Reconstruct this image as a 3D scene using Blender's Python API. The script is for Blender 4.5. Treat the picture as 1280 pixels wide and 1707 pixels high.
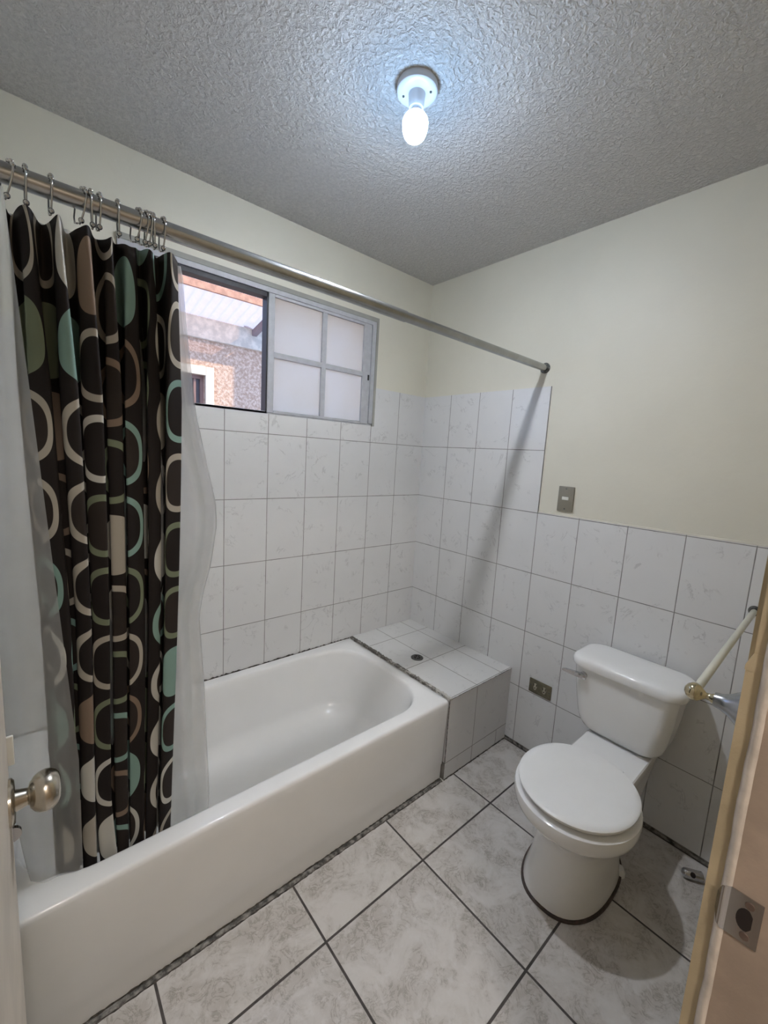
import bpy, bmesh, math, random
from mathutils import Vector, Matrix
PI = math.pi
random.seed(7)
scene = bpy.context.scene
COL = scene.collection
for o in list(bpy.data.objects):
    bpy.data.objects.remove(o)

# ------------------------------------------------------------------ camera
cam_data = bpy.data.cameras.new('camera')
cam = bpy.data.objects.new('camera', cam_data)
COL.objects.link(cam)
scene.camera = cam
cam_data.sensor_fit = 'HORIZONTAL'
cam_data.sensor_width = 36.0
cam_data.lens = 689.28 / 1280 * 36.0
cam_data.clip_start = 0.01
YAW, PITCH, ROLL = 0.7148, -0.1367, 0.0582
fwd = Vector((math.sin(YAW) * math.cos(PITCH), math.cos(YAW) * math.cos(PITCH), math.sin(PITCH)))
rgt = Vector((math.cos(YAW), -math.sin(YAW), 0))
upv = rgt.cross(fwd)
r2 = math.cos(ROLL) * rgt + math.sin(ROLL) * upv
u2 = -math.sin(ROLL) * rgt + math.cos(ROLL) * upv
cam.matrix_world = Matrix(((r2.x, u2.x, -fwd.x, -1.8578), (r2.y, u2.y, -fwd.y, -1.8188), (r2.z, u2.z, -fwd.z, 1.448), (0, 0, 0, 1)))

# ------------------------------------------------------------------ light and exposure
BULB_STRENGTH = 1740.0
BULB_SIDE = 0.018
BULB_COLOR = (1.0, 0.965, 0.94)
BULB_SIDE_COLOR = (0.42, 0.66, 1.0)
SUN_STRENGTH = 3.1
SKY_STRENGTH = 1.85
FILL_POWER = 170.0
world = bpy.data.worlds.new('world')
scene.world = world
world.use_nodes = True
bg = world.node_tree.nodes['Background']
bg.inputs['Color'].default_value = (0.64, 0.93, 1.62, 1)
bg.inputs['Strength'].default_value = SKY_STRENGTH
sd = bpy.data.lights.new('sun', 'SUN')
sd.energy = SUN_STRENGTH
sd.color = (1.0, 0.84, 0.64)
sd.angle = math.radians(0.6)
sun = bpy.data.objects.new('sun', sd)
COL.objects.link(sun)
sun.rotation_euler = Vector((-0.5, 0.7, -0.55)).to_track_quat('-Z', 'Y').to_euler()
vs = scene.view_settings
vs.view_transform = 'Standard'
vs.look = 'None'
vs.exposure = 0.17
vs.gamma = 1.0
vs.use_curve_mapping = False

# ------------------------------------------------------------------ node helpers
class NT:
    def __init__(self, name):
        self.m = bpy.data.materials.new(name)
        self.m.use_nodes = True
        self.t = self.m.node_tree
        self.b = self.t.nodes['Principled BSDF']
        self.out = self.t.nodes['Material Output']
    def n(self, typ, **kw):
        nd = self.t.nodes.new(typ)
        for k, v in kw.items():
            setattr(nd, k, v)
        return nd
    def put(self, sock, v):
        if isinstance(v, bpy.types.NodeSocket):
            self.t.links.new(v, sock)
        elif isinstance(v, (tuple, list)) and len(v) == 3 and sock.type == 'RGBA':
            sock.default_value = (*v, 1)
        else:
            sock.default_value = v
    def math(self, op, a, b=None, c=None):
        nd = self.n('ShaderNodeMath', operation=op)
        self.put(nd.inputs[0], a)
        if b is not None: self.put(nd.inputs[1], b)
        if c is not None: self.put(nd.inputs[2], c)
        return nd.outputs[0]
    def coord(self, kind='Object'):
        return self.n('ShaderNodeTexCoord').outputs[kind]
    def sep(self, v):
        s = self.n('ShaderNodeSeparateXYZ'); self.put(s.inputs[0], v)
        return s.outputs
    def comb(self, x, y, z):
        s = self.n('ShaderNodeCombineXYZ')
        for i, v in enumerate((x, y, z)): self.put(s.inputs[i], v)
        return s.outputs[0]
    def vmath(self, op, a, b):
        nd = self.n('ShaderNodeVectorMath', operation=op)
        self.put(nd.inputs[0], a); self.put(nd.inputs[1], b)
        return nd.outputs[0]
    def noise(self, vec, scale, detail=4, rough=0.55, dist=0.0):
        nd = self.n('ShaderNodeTexNoise')
        self.put(nd.inputs['Vector'], vec)
        nd.inputs['Scale'].default_value = scale
        nd.inputs['Detail'].default_value = detail
        nd.inputs['Roughness'].default_value = rough
        nd.inputs['Distortion'].default_value = dist
        return nd.outputs[0]
    def ramp(self, v, lo, hi, a=0.0, b=1.0):
        nd = self.n('ShaderNodeMapRange', interpolation_type='SMOOTHSTEP')
        self.put(nd.inputs[0], v)
        for i, x in enumerate((lo, hi, a, b)): nd.inputs[i + 1].default_value = x
        return nd.outputs[0]
    def mix(self, f, a, b):
        nd = self.n('ShaderNodeMix', data_type='RGBA')
        self.put(nd.inputs[0], f); self.put(nd.inputs[6], a); self.put(nd.inputs[7], b)
        return nd.outputs[2]
    def rand(self, vec):
        nd = self.n('ShaderNodeTexWhiteNoise', noise_dimensions='3D')
        self.put(nd.inputs['Vector'], vec)
        return nd.outputs
    def set(self, **kw):
        for k, v in kw.items():
            self.put(self.b.inputs[k.replace('_', ' ')], v)
    def bump(self, h, strength=0.3, dist=0.01):
        nd = self.n('ShaderNodeBump')
        nd.inputs['Strength'].default_value = strength
        nd.inputs['Distance'].default_value = dist
        self.put(nd.inputs['Height'], h)
        self.put(self.b.inputs['Normal'], nd.outputs[0])

def plain(name, col, rough=0.5, metal=0.0, var=0.06, scale=9.0, bump=0.0, spec=0.5):
    k = NT(name)
    co = k.coord()
    f = k.noise(co, scale, 4)
    c2 = tuple(max(0, c * (1 - var * 2.2)) for c in col)
    k.set(Base_Color=k.mix(k.ramp(f, 0.35, 0.7), c2, col), Roughness=rough, Metallic=metal)
    k.b.inputs['Specular IOR Level'].default_value = spec
    if bump:
        k.bump(k.noise(co, 260, 3), bump, 0.002)
    return k.m

def grid_dist(k, v, off, w):
    """distance of v to the nearest line of a grid, and the cell number"""
    q = k.math('DIVIDE', k.math('SUBTRACT', v, off), w)
    fr = k.math('FRACT', q)
    d = k.math('MULTIPLY', k.math('MINIMUM', fr, k.math('SUBTRACT', 1.0, fr)), w)
    return d, k.math('FLOOR', q)

def tile_mat(name, ax, ox, oz, w, h, gw=0.0016, ax2=2, tile=(0.74, 0.74, 0.74), grout=(0.30, 0.29, 0.28), vein=0.42, corner=False):
    k = NT(name)
    co = k.coord()
    s = k.sep(co)
    d1, c1 = grid_dist(k, s[ax], ox, w)
    d2, c2 = grid_dist(k, s[ax2], oz, h)
    if corner:                                # the column next to the room corner is uncut
        d1 = k.math('ADD', d1, k.math('GREATER_THAN', s[ax], -0.05))
    d = k.math('MINIMUM', d1, d2)
    g = k.ramp(d, gw * 0.7, gw * 1.35, 1, 0)
    cell = k.comb(c1, c2, 3.7)
    rn = k.rand(cell)
    p = k.vmath('ADD', co, k.vmath('MULTIPLY', rn[1], (7.0, 9.0, 5.0)))
    n1 = k.noise(p, 9.0, 7, 0.62, 0.9)
    line = k.ramp(k.math('ABSOLUTE', k.math('SUBTRACT', n1, 0.5)), 0.0, 0.022, 1, 0)
    msk = k.ramp(k.noise(p, 14.0, 2), 0.50, 0.66)
    v = k.math('MULTIPLY', line, msk)
    cloud = k.ramp(k.noise(p, 6.0, 4), 0.35, 0.75, 0.0, 0.16)
    base = k.mix(cloud, tile, tuple(c * 0.80 for c in tile))
    base = k.mix(k.math('MULTIPLY', v, vein), base, (0.36, 0.355, 0.36))
    base = k.mix(k.math('MULTIPLY', rn[0], 0.06), base, (0.5, 0.5, 0.5))
    gn = k.mix(k.ramp(k.noise(co, 11.0, 4), 0.35, 0.7), grout, tuple(c * 0.55 for c in grout))
    k.set(Base_Color=k.mix(g, base, gn))
    k.set(Roughness=k.math('ADD', 0.22, k.math('MULTIPLY', g, 0.6)))
    k.bump(k.math('SUBTRACT', 1.0, g), 0.35, 0.002)
    return k.m

# ------------------------------------------------------------------ materials
OX, OY, OZ, TW, TH = -0.2104, -0.2078, 1.5128, 0.2, 0.2991
M = {}
M['tile_back'] = tile_mat('tile_back', 0, OX, OZ, TW, TH, corner=True)
M['tile_right'] = tile_mat('tile_right', 1, OY, OZ, TW, TH, corner=True)
M['tile_ledge_top'] = tile_mat('tile_ledge_top', 0, -0.287, -0.158, 0.2, 0.297, ax2=1, tile=(0.70, 0.70, 0.69), vein=0.3, grout=(0.20, 0.185, 0.17))
M['tile_ledge_front'] = tile_mat('tile_ledge_front', 0, -0.287, 0.083, 0.2, 0.2991, tile=(0.70, 0.69, 0.68), vein=0.3, grout=(0.25, 0.235, 0.22))

k = NT('floor_tile')
co = k.coord(); s = k.sep(co)
d1, c1 = grid_dist(k, s[0], -0.4183, 0.4137)
d2, c2 = grid_dist(k, s[1], -0.9643, 0.4137)
g = k.ramp(k.math('MINIMUM', d1, d2), 0.0028, 0.0042, 1, 0)
rn = k.rand(k.comb(c1, c2, 1.3))
p = k.vmath('ADD', co, k.vmath('MULTIPLY', rn[1], (5.0, 6.0, 3.0)))
n1 = k.noise(p, 9.0, 8, 0.66, 0.6)
n2 = k.noise(p, 21.0, 7, 0.66, 1.2)
n3 = k.noise(p, 48.0, 4, 0.6, 0.5)
vein = k.ramp(k.math('ABSOLUTE', k.math('SUBTRACT', n2, 0.5)), 0.0, 0.045, 1, 0)
vm = k.math('MULTIPLY', vein, k.ramp(n1, 0.44, 0.60))
base = k.mix(k.ramp(n1, 0.36, 0.66), (0.63, 0.605, 0.58), (0.49, 0.46, 0.43))
base = k.mix(k.ramp(n3, 0.50, 0.72, 0, 0.5), base, (0.67, 0.655, 0.64))
base = k.mix(k.math('MULTIPLY', vm, 0.8), base, (0.31, 0.285, 0.25))
gc = k.mix(k.ramp(k.noise(co, 30.0, 3), 0.35, 0.7), (0.085, 0.075, 0.07), (0.05, 0.045, 0.042))
k.set(Base_Color=k.mix(g, base, gc), Roughness=k.math('ADD', 0.30, k.math('MULTIPLY', g, 0.5)))
k.bump(k.math('SUBTRACT', 1.0, g), 0.5, 0.003)
M['floor'] = k.m

k = NT('cream_paint')
co = k.coord()
f = k.noise(co, 2.2, 5)
k.set(Base_Color=k.mix(k.ramp(f, 0.3, 0.7), (0.725, 0.70, 0.60), (0.685, 0.66, 0.565)), Roughness=0.5)
k.bump(k.math('ADD', k.noise(co, 40, 4), k.math('MULTIPLY', k.noise(co, 6, 3), 2.0)), 0.08, 0.01)
M['paint'] = k.m

k = NT('stucco_ceiling')
co = k.coord()
v = k.n('ShaderNodeTexVoronoi', feature='SMOOTH_F1'); k.put(v.inputs['Vector'], k.vmath('ADD', co, k.vmath('MULTIPLY', k.comb(k.noise(co, 30, 3), k.noise(co, 34, 3), 0.0), (0.03, 0.03, 0.0))))
v.inputs['Scale'].default_value = 85
h = k.math('ADD', k.ramp(k.noise(co, 75.0, 5, 0.6, 0.6), 0.38, 0.70), k.math('MULTIPLY', v.outputs[0], 0.5))
k.set(Base_Color=k.mix(k.ramp(k.noise(co, 75.0, 5, 0.6, 0.6), 0.3, 0.7), (0.60, 0.595, 0.59), (0.72, 0.71, 0.70)), Roughness=0.85)
k.bump(h, 0.75, 0.007)
M['ceiling'] = k.m

M['ceramic'] = plain('white_ceramic', (0.88, 0.88, 0.87), 0.12, var=0.015, scale=4)
M['enamel'] = plain('tub_enamel', (0.86, 0.86, 0.85), 0.14, var=0.02, scale=3)
M['plastic_white'] = plain('seat_plastic', (0.90, 0.90, 0.89), 0.22, var=0.01)
M['chrome'] = plain('chrome', (0.60, 0.60, 0.62), 0.14, 1.0, 0.03)
M['hook_metal'] = plain('hook_metal', (0.42, 0.41, 0.40), 0.16, 1.0, 0.03)
M['brushed'] = plain('brushed_steel_tube', (0.44, 0.44, 0.43), 0.26, 1.0, 0.06, 25)
M['nickel'] = plain('satin_nickel', (0.60, 0.55, 0.47), 0.22, 1.0, 0.05)
M['post_metal'] = plain('post_metal', (0.36, 0.37, 0.39), 0.24, 1.0, 0.03)
M['brass'] = plain('worn_brass', (0.66, 0.58, 0.40), 0.14, 1.0, 0.12, 60)
M['bar_plastic'] = plain('ivory_bar', (0.62, 0.61, 0.52), 0.35, var=0.04)
M['dark_rubber'] = plain('dark_rubber', (0.03, 0.028, 0.026), 0.6)
M['alu'] = plain('grey_aluminium', (0.50, 0.51, 0.54), 0.45, 0.0, 0.05, 30)
M['black_frame'] = plain('black_track', (0.028, 0.026, 0.03), 0.5)
M['switch_plate'] = plain('switch_plate', (0.25, 0.23, 0.185), 0.42, 0.1, 0.05)
M['switch_white'] = plain('switch_white', (0.75, 0.74, 0.68), 0.4)
M['outlet_plate'] = plain('outlet_plate', (0.21, 0.19, 0.13), 0.38, 0.5, 0.12, 60)
M['outlet_beige'] = plain('outlet_beige', (0.48, 0.45, 0.34), 0.5)
M['steel_drain'] = plain('tarnished_steel', (0.20, 0.20, 0.19), 0.38, 0.8, 0.3, 80)
M['door_paint'] = plain('door_paint', (0.72, 0.65, 0.56), 0.45, var=0.08, scale=7, bump=0.1)
M['jamb_paint'] = plain('jamb_paint', (0.47, 0.37, 0.295), 0.5, var=0.10, scale=12, bump=0.2)
M['jamb_corner'] = plain('jamb_corner', (0.76, 0.68, 0.60), 0.5, var=0.12, scale=18, bump=0.3)
M['casing_paint'] = plain('casing_paint', (0.56, 0.46, 0.30), 0.5, var=0.08, scale=12, bump=0.2)
M['dark_hole'] = plain('dark_hole', (0.02, 0.012, 0.010), 0.8)
M['porcelain'] = plain('lampholder_porcelain', (0.70, 0.71, 0.74), 0.3, var=0.03)
M['bulb_body'] = plain('bulb_body', (0.72, 0.74, 0.78), 0.4, var=0.02)

k = NT('grime_mortar')
co = k.coord()
n = k.noise(co, 17.0, 6, 0.72)
s = k.sep(co)
k.set(Base_Color=k.mix(k.ramp(k.math('ADD', n, k.math('MULTIPLY', s[1], -0.28)), 0.54, 0.74), (0.115, 0.105, 0.092), (0.48, 0.46, 0.42)), Roughness=0.85)
k.bump(n, 0.6, 0.006)
M['mortar'] = k.m
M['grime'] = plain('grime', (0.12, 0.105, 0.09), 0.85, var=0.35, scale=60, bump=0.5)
M['grime_strip'] = plain('dirty_base_strip', (0.33, 0.31, 0.285), 0.7, var=0.4, scale=45, bump=0.4)
M['brown_caulk'] = plain('brown_caulk', (0.085, 0.06, 0.05), 0.7, var=0.2, scale=50)

k = NT('bulb_glow')
em = k.n('ShaderNodeEmission')
nz = k.sep(k.n('ShaderNodeNewGeometry').outputs['Normal'])[2]
k.put(em.inputs['Strength'], k.ramp(k.math('MULTIPLY', nz, -1.0), 0.25, 1.0, BULB_STRENGTH * BULB_SIDE, BULB_STRENGTH))
k.put(em.inputs['Color'], k.mix(k.ramp(k.math('MULTIPLY', nz, -1.0), 0.25, 1.0), BULB_SIDE_COLOR, BULB_COLOR))   # led bulb: most light leaves the lower dome
k.t.links.new(em.outputs[0], k.out.inputs[0])
M['bulb_glow'] = k.m

k = NT('frosted_pane')
co = k.coord()
tr = k.n('ShaderNodeBsdfTranslucent'); df = k.n('ShaderNodeBsdfPrincipled'); mx = k.n('ShaderNodeMixShader')
f = k.noise(co, 5.0, 5)
c = k.mix(k.ramp(f, 0.35, 0.7), (0.98, 0.94, 0.87), (0.95, 0.90, 0.81))
k.put(tr.inputs['Color'], c); k.put(df.inputs['Base Color'], (0.62, 0.58, 0.53)); df.inputs['Roughness'].default_value = 0.35
mx.inputs[0].default_value = 0.35
k.t.links.new(tr.outputs[0], mx.inputs[1]); k.t.links.new(df.outputs[0], mx.inputs[2]); k.t.links.new(mx.outputs[0], k.out.inputs[0])
M['pane'] = k.m

def sheer(name, col, transp, transl, tint=(1, 1, 1)):
    k = NT(name)
    tr = k.n('ShaderNodeBsdfTransparent'); tl = k.n('ShaderNodeBsdfTranslucent'); m1 = k.n('ShaderNodeMixShader'); m2 = k.n('ShaderNodeMixShader')
    co = k.coord()
    c = k.mix(k.ramp(k.noise(co, 12.0, 4), 0.3, 0.7), col, tuple(x * 0.93 for x in col))
    k.put(tl.inputs['Color'], c)
    k.set(Base_Color=c, Roughness=0.3)
    k.b.inputs['Specular IOR Level'].default_value = 0.35
    tr.inputs['Color'].default_value = (*tint, 1)
    m1.inputs[0].default_value = transl
    k.t.links.new(k.b.outputs[0], m1.inputs[1]); k.t.links.new(tl.outputs[0], m1.inputs[2])
    m2.inputs[0].default_value = transp
    k.t.links.new(m1.outputs[0], m2.inputs[1]); k.t.links.new(tr.outputs[0], m2.inputs[2]); k.t.links.new(m2.outputs[0], k.out.inputs[0])
    return k.m
M['liner'] = sheer('shower_liner_vinyl', (0.82, 0.82, 0.81), 0.64, 0.45)
M['corrugated'] = sheer('corrugated_plastic', (0.80, 0.66, 0.60), 0.70, 0.6, (0.89, 0.77, 0.69))

# patterned curtain: columns of discs and rings in uv metres
k = NT('curtain_print')
uv = k.coord('UV'); s = k.sep(uv)
CW, CH = 0.158, 0.168
cu = k.math('DIVIDE', s[0], CW); col = k.math('FLOOR', cu)
fu = k.math('SUBTRACT', k.math('FRACT', cu), 0.5)
rc = k.rand(k.comb(col, 5.1, 0.0))
cv = k.math('ADD', k.math('DIVIDE', s[1], CH), rc[0]); row = k.math('FLOOR', cv)
fv = k.math('SUBTRACT', k.math('FRACT', cv), 0.5)
ax = k.math('MULTIPLY', fu, CW); ay = k.math('MULTIPLY', fv, CH)
ex = k.math('POWER', k.math('ABSOLUTE', k.math('DIVIDE', ax, 0.070)), 2.3)
ey = k.math('POWER', k.math('ABSOLUTE', k.math('DIVIDE', ay, 0.072)), 2.3)
rr = k.math('ADD', ex, ey)
rn = k.rand(k.comb(col, row, 0.7))
rs = k.sep(rn[1])
inside = k.ramp(rr, 0.97, 1.0, 1, 0)
hole = k.ramp(rr, 0.56, 0.59, 1, 0)
isdisc = k.math('LESS_THAN', rs[0], 0.36)
mask = k.math('MULTIPLY', inside, k.math('SUBTRACT', 1.0, k.math('MULTIPLY', hole, k.math('SUBTRACT', 1.0, isdisc))))
cr = k.n('ShaderNodeValToRGB'); cr.color_ramp.interpolation = 'CONSTANT'
els = cr.color_ramp.elements
cols = [(0.0, (0.20, 0.31, 0.275)), (0.25, (0.36, 0.33, 0.28)), (0.48, (0.205, 0.15, 0.11)), (0.66, (0.165, 0.19, 0.125)), (0.82, (0.47, 0.46, 0.42))]
els[0].position = 0; els[0].color = (*cols[0][1], 1)
els[1].position = cols[1][0]; els[1].color = (*cols[1][1], 1)
for p_, c_ in cols[2:]:
    e = els.new(p_); e.color = (*c_, 1)
k.put(cr.inputs[0], rs[1])
dark = k.mix(k.math('MULTIPLY', hole, k.math('GREATER_THAN', rs[2], 0.5)), (0.015, 0.0115, 0.0105), (0.026, 0.020, 0.017))
k.set(Base_Color=k.mix(mask, dark, cr.outputs[0]), Roughness=0.75)
k.b.inputs['Specular IOR Level'].default_value = 0.2
M['curtain'] = k.m

k = NT('orange_stucco')
co = k.coord()
n = k.noise(co, 38.0, 5, 0.6)
k.set(Base_Color=k.mix(k.ramp(n, 0.38, 0.66), (0.50, 0.31, 0.20), (0.74, 0.53, 0.38)), Roughness=0.9)
k.bump(n, 0.9, 0.02)
M['stucco'] = k.m
M['beam'] = plain('cream_beam', (0.74, 0.62, 0.48), 0.9, var=0.12, scale=16, bump=0.3)
M['ext_trim'] = plain('cream_trim', (0.80, 0.66, 0.47), 0.8, var=0.04)
M['fascia'] = plain('orange_fascia', (0.62, 0.30, 0.17), 0.7, var=0.15, scale=20)
M['rafter'] = plain('rafter_wood', (0.30, 0.22, 0.21), 0.8)
M['ext_wood'] = plain('window_wood', (0.30, 0.17, 0.13), 0.6)
M['ext_glass'] = plain('dark_glass', (0.10, 0.08, 0.08), 0.15)
M['yard'] = plain('yard_concrete', (0.45, 0.42, 0.38), 0.9)
M['outer'] = plain('shade_caster_plaster', (0.62, 0.50, 0.38), 0.9)
M['hall_paint'] = plain('hall_paint', (0.60, 0.52, 0.42), 0.6)

# ------------------------------------------------------------------ mesh helpers
def link(name, me, mat=None, parent=None):
    o = bpy.data.objects.new(name, me)
    COL.objects.link(o)
    if mat is not None and me is not None:
        for mm in (mat if isinstance(mat, list) else [mat]):
            me.materials.append(mm)
    if parent: o.parent = parent
    return o
def obj(name, bm, mat, parent=None, smooth=None):
    bmesh.ops.recalc_face_normals(bm, faces=bm.faces)
    if smooth is not None:
        for f in bm.faces: f.smooth = True
        for e in bm.edges:
            if len(e.link_faces) == 2 and e.calc_face_angle(0) > math.radians(smooth): e.smooth = False
    me = bpy.data.meshes.new(name)
    bm.to_mesh(me); bm.free()
    return link(name, me, mat, parent)
def tag(o, label, cat, group=None):
    o['label'] = label; o['category'] = cat
    if group: o['group'] = group
    return o
def thing(name, label, cat, loc=(0, 0, 0), group=None):
    o = bpy.data.objects.new(name, None); COL.objects.link(o)
    o.empty_display_size = 0.05
    o.location = loc
    return tag(o, label, cat, group)
def struct(o):
    o['kind'] = 'structure'
    return o
def BM(): return bmesh.new()
def box(bm, lo, hi, bevel=0.0, seg=2):
    vs_ = [bm.verts.new((x, y, z)) for x in (lo[0], hi[0]) for y in (lo[1], hi[1]) for z in (lo[2], hi[2])]
    fs = [(0, 1, 3, 2), (4, 6, 7, 5), (0, 4, 5, 1), (2, 3, 7, 6), (0, 2, 6, 4), (1, 5, 7, 3)]
    faces = [bm.faces.new([vs_[i] for i in f]) for f in fs]
    if bevel:
        es = list({e for f in faces for e in f.edges})
        bmesh.ops.bevel(bm, geom=es, offset=bevel, segments=seg, affect='EDGES', profile=0.5)
def loft(bm, loops, cap0=True, cap1=True, closed=True):
    rings = [[bm.verts.new(p) for p in lp] for lp in loops]
    n = len(rings[0])
    for a, b in zip(rings, rings[1:]):
        for i in range(n if closed else n - 1):
            j = (i + 1) % n
            bm.faces.new((a[i], a[j], b[j], b[i]))
    if cap0: bm.faces.new(rings[0][::-1])
    if cap1: bm.faces.new(rings[-1])
    return rings
def frame_from(d):
    d = Vector(d).normalized()
    a = Vector((0, 0, 1)) if abs(d.z) < 0.9 else Vector((1, 0, 0))
    u = d.cross(a).normalized(); v = d.cross(u).normalized()
    return d, u, v
def lathe(bm, origin, axis, prof, n=32):
    """prof: list of (distance along axis, radius)"""
    o = Vector(origin); d, u, v = frame_from(axis)
    loops = []
    for t, r in prof:
        r = max(r, 1e-5)
        loops.append([o + d * t + (u * math.cos(2 * PI * i / n) + v * math.sin(2 * PI * i / n)) * r for i in range(n)])
    loft(bm, loops)
def tube(bm, pts, r, n=10):
    pts = [Vector(p) for p in pts]
    loops = []
    d0, u, v = frame_from(pts[1] - pts[0])
    for i, p in enumerate(pts):
        t = (pts[min(i + 1, len(pts) - 1)] - pts[max(i - 1, 0)]).normalized()
        u = (u - t * u.dot(t)).normalized(); v = t.cross(u)
        rr = r[i] if isinstance(r, (list, tuple)) else r
        loops.append([p + (u * math.cos(2 * PI * k_ / n) + v * math.sin(2 * PI * k_ / n)) * rr for k_ in range(n)])
    loft(bm, loops)
def ball(bm, c, r, seg=14, sc=(1, 1, 1)):
    m = Matrix.Translation(c) @ Matrix.Diagonal((*sc, 1))
    bmesh.ops.create_uvsphere(bm, u_segments=seg, v_segments=max(6, seg // 2 + 2), radius=r, matrix=m)
def rrect(x0, x1, y0, y1, r, z, nc=10, ns=14):
    """rounded rectangle, equal point counts so loops can be lofted"""
    r = min(r, (x1 - x0) / 2 - 1e-4, (y1 - y0) / 2 - 1e-4)
    cs = [(x1 - r, y1 - r, 0), (x0 + r, y1 - r, PI / 2), (x0 + r, y0 + r, PI), (x1 - r, y0 + r, 1.5 * PI)]
    out = []
    for q, (cx, cy, a) in enumerate(cs):
        for i in range(nc + 1):
            t = a + PI / 2 * i / nc
            out.append(Vector((cx + r * math.cos(t), cy + r * math.sin(t), z)))
        nx, ny, na = cs[(q + 1) % 4]
        p0 = out[-1]; p1 = Vector((nx + r * math.cos(na), ny + r * math.sin(na), z))
        for i in range(1, ns):
            out.append(p0.lerp(p1, i / ns))
    return out

# ------------------------------------------------------------------ room shell
XL, YF, ZC = -2.02, -1.755, 2.452
PW = 0.006                                   # tiles stand this far off the painted wall
bm = BM(); box(bm, (-3.2, -3.3, -0.08), (0.16, 0.16, 0.0))
struct(obj('floor', bm, M['floor']))
bm = BM(); box(bm, (-3.2, -3.3, ZC), (0.16, 0.16, ZC + 0.12))
struct(obj('ceiling', bm, M['ceiling']))

WX0, WX1, WZ0, WZ1 = -1.585, -0.405, 1.603, 2.156     # window opening
bm = BM()
box(bm, (XL - 0.14, PW, 0), (0.16, 0.15, WZ0)); box(bm, (XL - 0.14, PW, WZ1), (0.16, 0.15, ZC))
box(bm, (XL - 0.14, PW, WZ0), (WX0, 0.15, WZ1)); box(bm, (WX1, PW, WZ0), (0.16, 0.15, WZ1))
wall_back = struct(obj('wall_back', bm, M['paint']))
bm = BM()
ZT = 1.808
box(bm, (XL, 0, 0.0), (0.0, PW, WZ0)); box(bm, (XL, 0, WZ0), (WX0 - 0.004, PW, ZT)); box(bm, (WX1 + 0.012, 0, WZ0), (0.0, PW, ZT))
obj('tile_cladding', bm, M['tile_back'], wall_back)

bm = BM(); box(bm, (PW, YF - 0.14, 0), (0.16, 0.16, ZC))
wall_right = struct(obj('wall_right', bm, M['paint']))
bm = BM()
box(bm, (0, -0.8078, 0.017), (PW, 0, ZT)); box(bm, (0, YF, 0.017), (PW, -0.8078, 1.2175))
obj('tile_cladding', bm, M['tile_right'], wall_right)
bm = BM()
N = 60
lo = [[Vector((PW, y, 1.2165)), Vector((PW, y, 1.2165 + w)), Vector((0.0005, y, 1.2165 + w * .5)), Vector((0.0005, y, 1.2165))]
      for y, w in [(-0.81 - (abs(YF) - 0.812) * i / N, 0.006 + 0.004 * random.random()) for i in range(N + 1)]]
loft(bm, lo)
obj('grout_edge', bm, plain('grout_edge', (0.66, 0.63, 0.54), 0.7), wall_right, 60)
bm = BM(); box(bm, (-0.0035, YF, 0.0), (PW, -0.76, 0.017))
struct(obj('baseboard_right', bm, M['grime_strip']))
bm = BM()
for z in (0.0015, 0.0155): tube(bm, [(-0.0035, YF + .002, z), (-0.0035, -0.765, z)], 0.0009, 6)
obj('grime_line', bm, M['brown_caulk'], bpy.data.objects['baseboard_right'])

bm = BM(); box(bm, (XL - 0.14, YF - 0.14, 0), (XL, 0.16, ZC))
struct(obj('wall_left', bm, M['paint']))
DX0, DX1, DZ = -1.94, -1.205, 2.06           # door opening in the front wall
bm = BM()
box(bm, (-3.2, YF - 0.145, 0), (DX0, YF, ZC)); box(bm, (DX1, YF - 0.145, 0), (0.16, YF, ZC)); box(bm, (DX0, YF - 0.145, DZ), (DX1, YF, ZC))
struct(obj('wall_front', bm, M['casing_paint']))
bm = BM()
box(bm, (-3.3, -3.4, 0), (-3.2, YF, ZC)); box(bm, (0.06, -3.4, 0), (0.16, YF - 0.145, ZC)); box(bm, (-3.2, -3.4, 0), (0.06, -3.3, ZC))
struct(obj('wall_hallway', bm, M['hall_paint']))

# door frame (jamb) with strike plate
bm = BM()
JX = -1.22
box(bm, (JX, YF - 0.145, 0), (DX1, -1.777, DZ)); box(bm, (DX0, YF - 0.145, 0), (-1.935, -1.777, DZ)); box(bm, (-1.935, YF - 0.145, DZ - 0.015), (JX, -1.777, DZ))
jamb = struct(obj('trim_1', bm, M['jamb_paint']))
jamb['label'] = 'beige painted door jamb at the right edge'
bm = BM()
n = 80
lo = []
for i in range(n + 1):
    z = DZ * i / n
    w = 0.0012 * math.sin(z * 37) + 0.0009 * math.sin(z * 91 + 1)
    lo.append([Vector((JX + 0.001, -1.7810, z)), Vector((JX - 0.0012, -1.7803 + w * .3, z)), Vector((JX - 0.0030, -1.7770 + w * .4, z)), Vector((JX - 0.0020, -1.7725 + w * .6, z)), Vector((JX + 0.0035, -1.7700 + w * .4, z)), Vector((DX1 - .001, -1.7700, z)), Vector((DX1 - .001, -1.7772, z))])
loft(bm, lo)
obj('rounded_corner', bm, M['jamb_corner'], jamb, 60)
bm = BM()                                    # plaster return, chipped above waist height
ZCH = 1.233
box(bm, (JX + 0.004, -1.7705, 0), (DX1, -1.7555, ZCH - 0.012)); box(bm, (JX + 0.004, -1.7705, ZCH - 0.012), (DX1, -1.7605, DZ))
loft(bm, [[Vector((x, -1.7705, ZCH - 0.014)), Vector((x, -1.7545, ZCH - 0.014)), Vector((x, -1.7545, ZCH - 0.008)), Vector((x, -1.7605, ZCH + 0.008)), Vector((x, -1.7705, ZCH + 0.008))] for x in (JX + 0.0035, DX1)])
obj('plaster_return', bm, M['casing_paint'], jamb)
SZ = 0.915
bm = BM()
lo = []
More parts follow.
